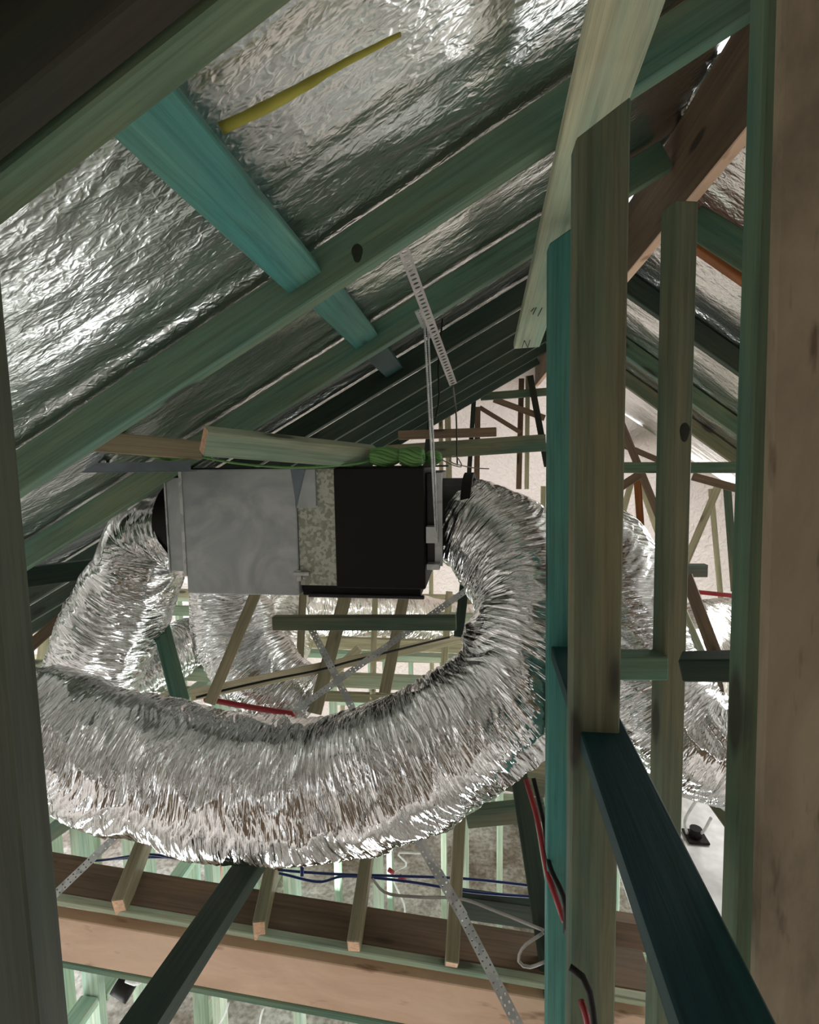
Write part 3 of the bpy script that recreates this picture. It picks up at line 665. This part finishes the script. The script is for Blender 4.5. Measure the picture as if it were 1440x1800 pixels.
# joists that end on the lintel
for k, (a, b, lab) in enumerate((
    ((262, 1440, 1.75), (206, 1582, 1.46), 'leftmost short joist end resting on the lintel'),
    ((486, 1470, 1.80), (455, 1620, 1.46), 'second joist end on the lintel, right of the dark diagonal timber'),
    ((652, 1450, 1.80), (621, 1655, 1.44), 'third joist end on the lintel, under the big duct'),
    ((812, 1385, 1.85), (795, 1692, 1.42), 'rightmost joist end on the lintel, beside the punched strap'))):
    T(a, b, 0.042, 0.075, TAN, lab, 'joist', 'joist', side=(1, 0.15, 0), endmat=PEACH)
# dark diagonal timber bottom left
T((445, 1500, 1.45), (200, 1860, 0.86), 0.088, 0.045, DGREEN_SHADE, 'dark green diagonal timber passing over the lintel', 'diagonal_timber', 'timber', side=(1, 0.4, 0.05))
T((360, 1540, 2.5), (388, 1546, 2.5), 0.16, 0.02, TILE, 'pinkish panel standing below the ceiling joists, left of the dark diagonal timber', 'panel', 'panel', side=(0, 0, 1))
T((531, 1515, 1.69), (531, 1542, 1.69), 0.014, 0.012, BLUE, 'small blue clip hanging on the blue cables', 'clip', 'clip')
tube('downlight_transformer', [P(205, 1728, 2.1), P(232, 1745, 2.1)], 0.045, BLACK, 'black can just below the lintel at lower left', 'downlight', seg=20)
tube('cable', [P(222, 1722, 2.05), P(240, 1728, 2.05), P(250, 1722, 2.05)], 0.012, WHITEC, 'white coil of cable on the black can at lower left')
# strapping
strap('brace_strap', P(722, 1452, 1.40), P(815, 1612, 1.30), 0.028, STEEL, 'punched steel strap from the duct to the right joist', pitch=0.016, holes=2)
strap('brace_strap', P(808, 1600, 1.30), P(925, 1830, 1.08), 0.026, STEEL, 'punched steel strap running off the bottom edge', pitch=0.016, holes=2)
strap('brace_strap', P(212, 1462, 1.65), P(78, 1590, 1.40), 0.026, STEEL, 'punched steel strap at lower left behind the post', pitch=0.018, holes=2)
T((60, 1530, 1.62), (150, 1545, 1.64), 0.09, 0.05, BROWN, 'brown block at the left end of the lintel', 'block', 'block', side=(0, 0, 1))
T((40, 1498, 2.0), (160, 1412, 2.0), 0.08, 0.04, OLIVE, 'olive brace below the left end of the big duct', 'brace', 'brace')
T((60, 1410, 2.3), (190, 1460, 2.3), 0.08, 0.04, BROWN, 'brown rail below the left end of the big duct', 'rail', 'rail')
T((820, 1442, 2.0), (960, 1428, 2.0), 0.08, 0.045, OLIVE, 'upper nogging right of the rightmost joist', 'nogging', 'nogging', side=(0, 0, 1))
T((870, 1372, 2.1), (960, 1388, 2.1), 0.08, 0.045, OLIVE, 'highest nogging under the bend of the big duct', 'nogging', 'nogging', side=(0, 0, 1))
T((800, 1595, 1.85), (965, 1618, 1.85), 0.10, 0.045, DGREEN_SHADE, 'dark nogging below the blue cables', 'nogging', 'nogging', side=(0, 0, 1))
T((912, 1360, 1.75), (975, 1760, 1.45), 0.06, 0.045, DGREEN_SHADE, 'dark upright beside the red pipe', 'stud', 'stud')
T((1060, 1640, 1.7), (1150, 1655, 1.7), 0.10, 0.05, BROWN, 'brown nogging right of the widest post', 'nogging', 'nogging', side=(0, 0, 1))
T((1060, 1712, 1.6), (1112, 1718, 1.6), 0.11, 0.05, DARK, 'black block right of the widest post near the bottom', 'block', 'block', side=(0, 0, 1))
# services
tube('pipe', [P(925, 1370, 1.5), P(945, 1440, 1.42), P(962, 1530, 1.32), P(975, 1570, 1.27), P(992, 1620, 1.24)], 0.0085, REDP, 'bright red pipe running down beside the teal post', 'pipe')
tube('pipe', [P(938, 1368, 1.52), P(957, 1450, 1.44), P(966, 1520, 1.30), P(992, 1580, 1.22), P(995, 1640, 1.22)], 0.007, BLACK, 'black pipe beside the bright red one', 'pipe')
tube('pipe', [P(1002, 1700, 0.84), P(1028, 1722, 0.83), P(1040, 1760, 0.82), P(1048, 1830, 0.8)], 0.006, BLACK, 'black hose on the foot of the widest post', 'pipe')
tube('pipe', [P(1022, 1760, 0.83), P(1034, 1800, 0.82), P(1040, 1850, 0.8)], 0.006, REDP, 'small red hose on the foot of the widest post', 'pipe')
tube('cable', [P(80, 1518, 1.7), P(180, 1512, 1.7), P(260, 1502, 1.7), P(330, 1512, 1.7), P(440, 1520, 1.7), P(500, 1530, 1.7), P(600, 1537, 1.7), P(700, 1540, 1.7), P(820, 1545, 1.7), P(960, 1560, 1.7)], 0.0045, BLUE, 'upper blue cable strung under the big duct')
tube('cable', [P(80, 1520, 1.72), P(260, 1507, 1.72), P(380, 1515, 1.72), P(490, 1535, 1.72), P(560, 1550, 1.72), P(610, 1540, 1.72), P(720, 1550, 1.72), P(830, 1568, 1.72), P(960, 1578, 1.72)], 0.0045, BLUE, 'lower blue cable strung under the big duct')
tube('cable', [P(655, 1545, 1.6), P(680, 1570, 1.6), P(740, 1577, 1.6), P(810, 1580, 1.55), P(880, 1605, 1.5), P(955, 1635, 1.4)], 0.0045, GREYC, 'grey cable looping from the third joist to the right')
tube('cable', [P(955, 1640, 1.4), P(920, 1665, 1.4), P(912, 1690, 1.4), P(930, 1700, 1.4), P(960, 1690, 1.38)], 0.0045, GREYC, 'grey cable loop beside the teal post')
tube('cable', [P(740, 1500, 2.6), P(700, 1500, 2.6), P(715, 1520, 2.6), P(690, 1540, 2.6), P(712, 1600, 2.6), P(690, 1650, 2.6)], 0.005, WHITEC, 'white cable dangling below the joists')
tube('connector', [P(683, 1528, 2.58), P(692, 1535, 2.58)], 0.012, REDP, 'upper small red connector on the white cable', 'connector')
tube('connector', [P(702, 1540, 2.58), P(712, 1548, 2.58)], 0.014, REDP, 'lower small red connector on the white cable', 'connector')
tube('cable', [P(402, 1762, 2.2), P(395, 1785, 2.2), P(380, 1810, 2.2)], 0.005, WHITEC, 'short white cable tail below the lintel, left')
tube('cable', [P(463, 1772, 2.2), P(458, 1790, 2.2), P(455, 1815, 2.2)], 0.005, WHITEC, 'short white cable tail below the lintel, right')
tube('cable', [P(1232, 1395, 2.2), P(1205, 1440, 2.3), P(1208, 1465, 2.35)], 0.006, WHITEC, 'white cable curving to the black downlight')
tube('cable', [P(1250, 1438, 2.2), P(1238, 1460, 2.3), P(1230, 1466, 2.35)], 0.006, WHITEC, 'second white cable at the black downlight')
dl = empty('downlight', P(1222, 1475, 2.35), 'black downlight can on the bright ceiling sheet, lower right', 'downlight')
c = P(1223, 1470, 2.35)
put(link('base', box_mesh((c.x-0.045, c.y-0.045, c.z-0.008), (c.x+0.045, c.y+0.045, c.z+0.004), 0.002), BLACK), dl)
ring('can', c, (0, 0, 1), 0.0, 0.026, 0.04, BLACK, dl)
# bright board on the right (ceiling sheet)
bs = [P(1085, 1275, 2.6), P(1275, 1640, 1.5), P(1290, 1500, 2.0), P(1285, 1300, 3.0), P(1100, 1240, 3.2)]
zz = P(1223, 1470, 2.35).z - 0.012
me = bpy.data.meshes.new('ceiling_sheet')
me = box_mesh((P(1085, 1400, 2.35).x - 0.05, 1.2, zz - 0.01), (P(1290, 1400, 2.35).x + 0.5, 3.6, zz), 0.001)
tag(link('ceiling_sheet', me, plain('pale_board', (0.80, 0.77, 0.74), 0.7)), 'bright pale ceiling sheet with the black downlight on it', 'sheet')

# studs of the far wall
NTH = ['first', 'second', 'third', 'fourth', 'fifth', 'sixth', 'seventh', 'eighth', 'ninth', 'tenth', 'eleventh', 'last']
for k in range(12):
    x = -2.9 + k * 0.6
    bar('wall_stud', (x, wy(x) - 0.07, 0.0), (x, wy(x) - 0.07, min(3.72, zr(x))), 0.045, 0.07, CREAM, 'cream stud against the glowing far wall, %s from the left of twelve' % NTH[k], 'stud', side=(1, 0, 0), front=False, group='studs of the far wall')
# ================================================================== ROOM FRAMES BELOW
def stud_wall(x0, y0, x1, y1, label, group, top=2.45, gap=0.45, mat=MINT):
    a = Vector((x0, y0, 0)); b = Vector((x1, y1, 0)); L = (b - a).length; d = (b - a) / L
    e = empty('wall_frame', (a + b) / 2, label, 'wall frame', group)
    bar('top_plate', a + Vector((0, 0, top)), b + Vector((0, 0, top)), 0.09, 0.045, mat, side=d.cross(Vector((0, 0, 1))), parent=e, front=False)
    bar('bottom_plate', a + Vector((0, 0, 0.03)), b + Vector((0, 0, 0.03)), 0.09, 0.045, mat, side=d.cross(Vector((0, 0, 1))), parent=e, front=False)
    n = int(L / gap)
    for k in range(n + 1):
        p = a + d * min(L, k * gap)
        bar('stud', p + Vector((0, 0, 0.05)), p + Vector((0, 0, top - 0.02)), 0.045, 0.09, mat, side=d, parent=e, front=False)
    for k in range(n):
        p = a + d * (k * gap + 0.03); q_ = a + d * ((k + 1) * gap - 0.03); h = Vector((0, 0, 1.3 + 0.05 * (k % 2)))
        bar('nogging', p + h, q_ + h, 0.045, 0.09, mat, side=(0, 0, 1), parent=e, front=False)
    return e
stud_wall(-3.2, 2.3, 0.6, 2.5, 'mint green stud wall standing below the big duct', None)
stud_wall(-3.4, 3.9, 1.9, 3.9, 'mint green stud wall standing one room farther back', None)
stud_wall(0.62, 2.6, 0.62, 6.0, 'mint green stud wall running away below the red pipe', None)
stud_wall(-1.9, 1.2, -1.9, 5.2, 'mint green stud wall running away at lower left', None)
stud_wall(-3.4, 5.4, 5.0, 5.4, 'mint green stud wall near the far trusses', None)
stud_wall(2.1, 2.0, 2.1, 5.4, 'mint green stud wall at far right', None)
# bottom chords above the rooms
for k, (y, lab) in enumerate(((2.25, 'first'), (3.05, 'second'), (3.7, 'third'), (4.4, 'fourth'), (5.0, 'fifth'))):
    bar('ceiling_joist', (-3.4, y, 2.62), (1.2, y, 2.62), 0.09, 0.04, [TAN, PALE, CREAM, PALE, CREAM][k], lab + ' long ceiling joist crossing below the air unit, counted from the camera', 'joist', side=(0, 0, 1), front=False)
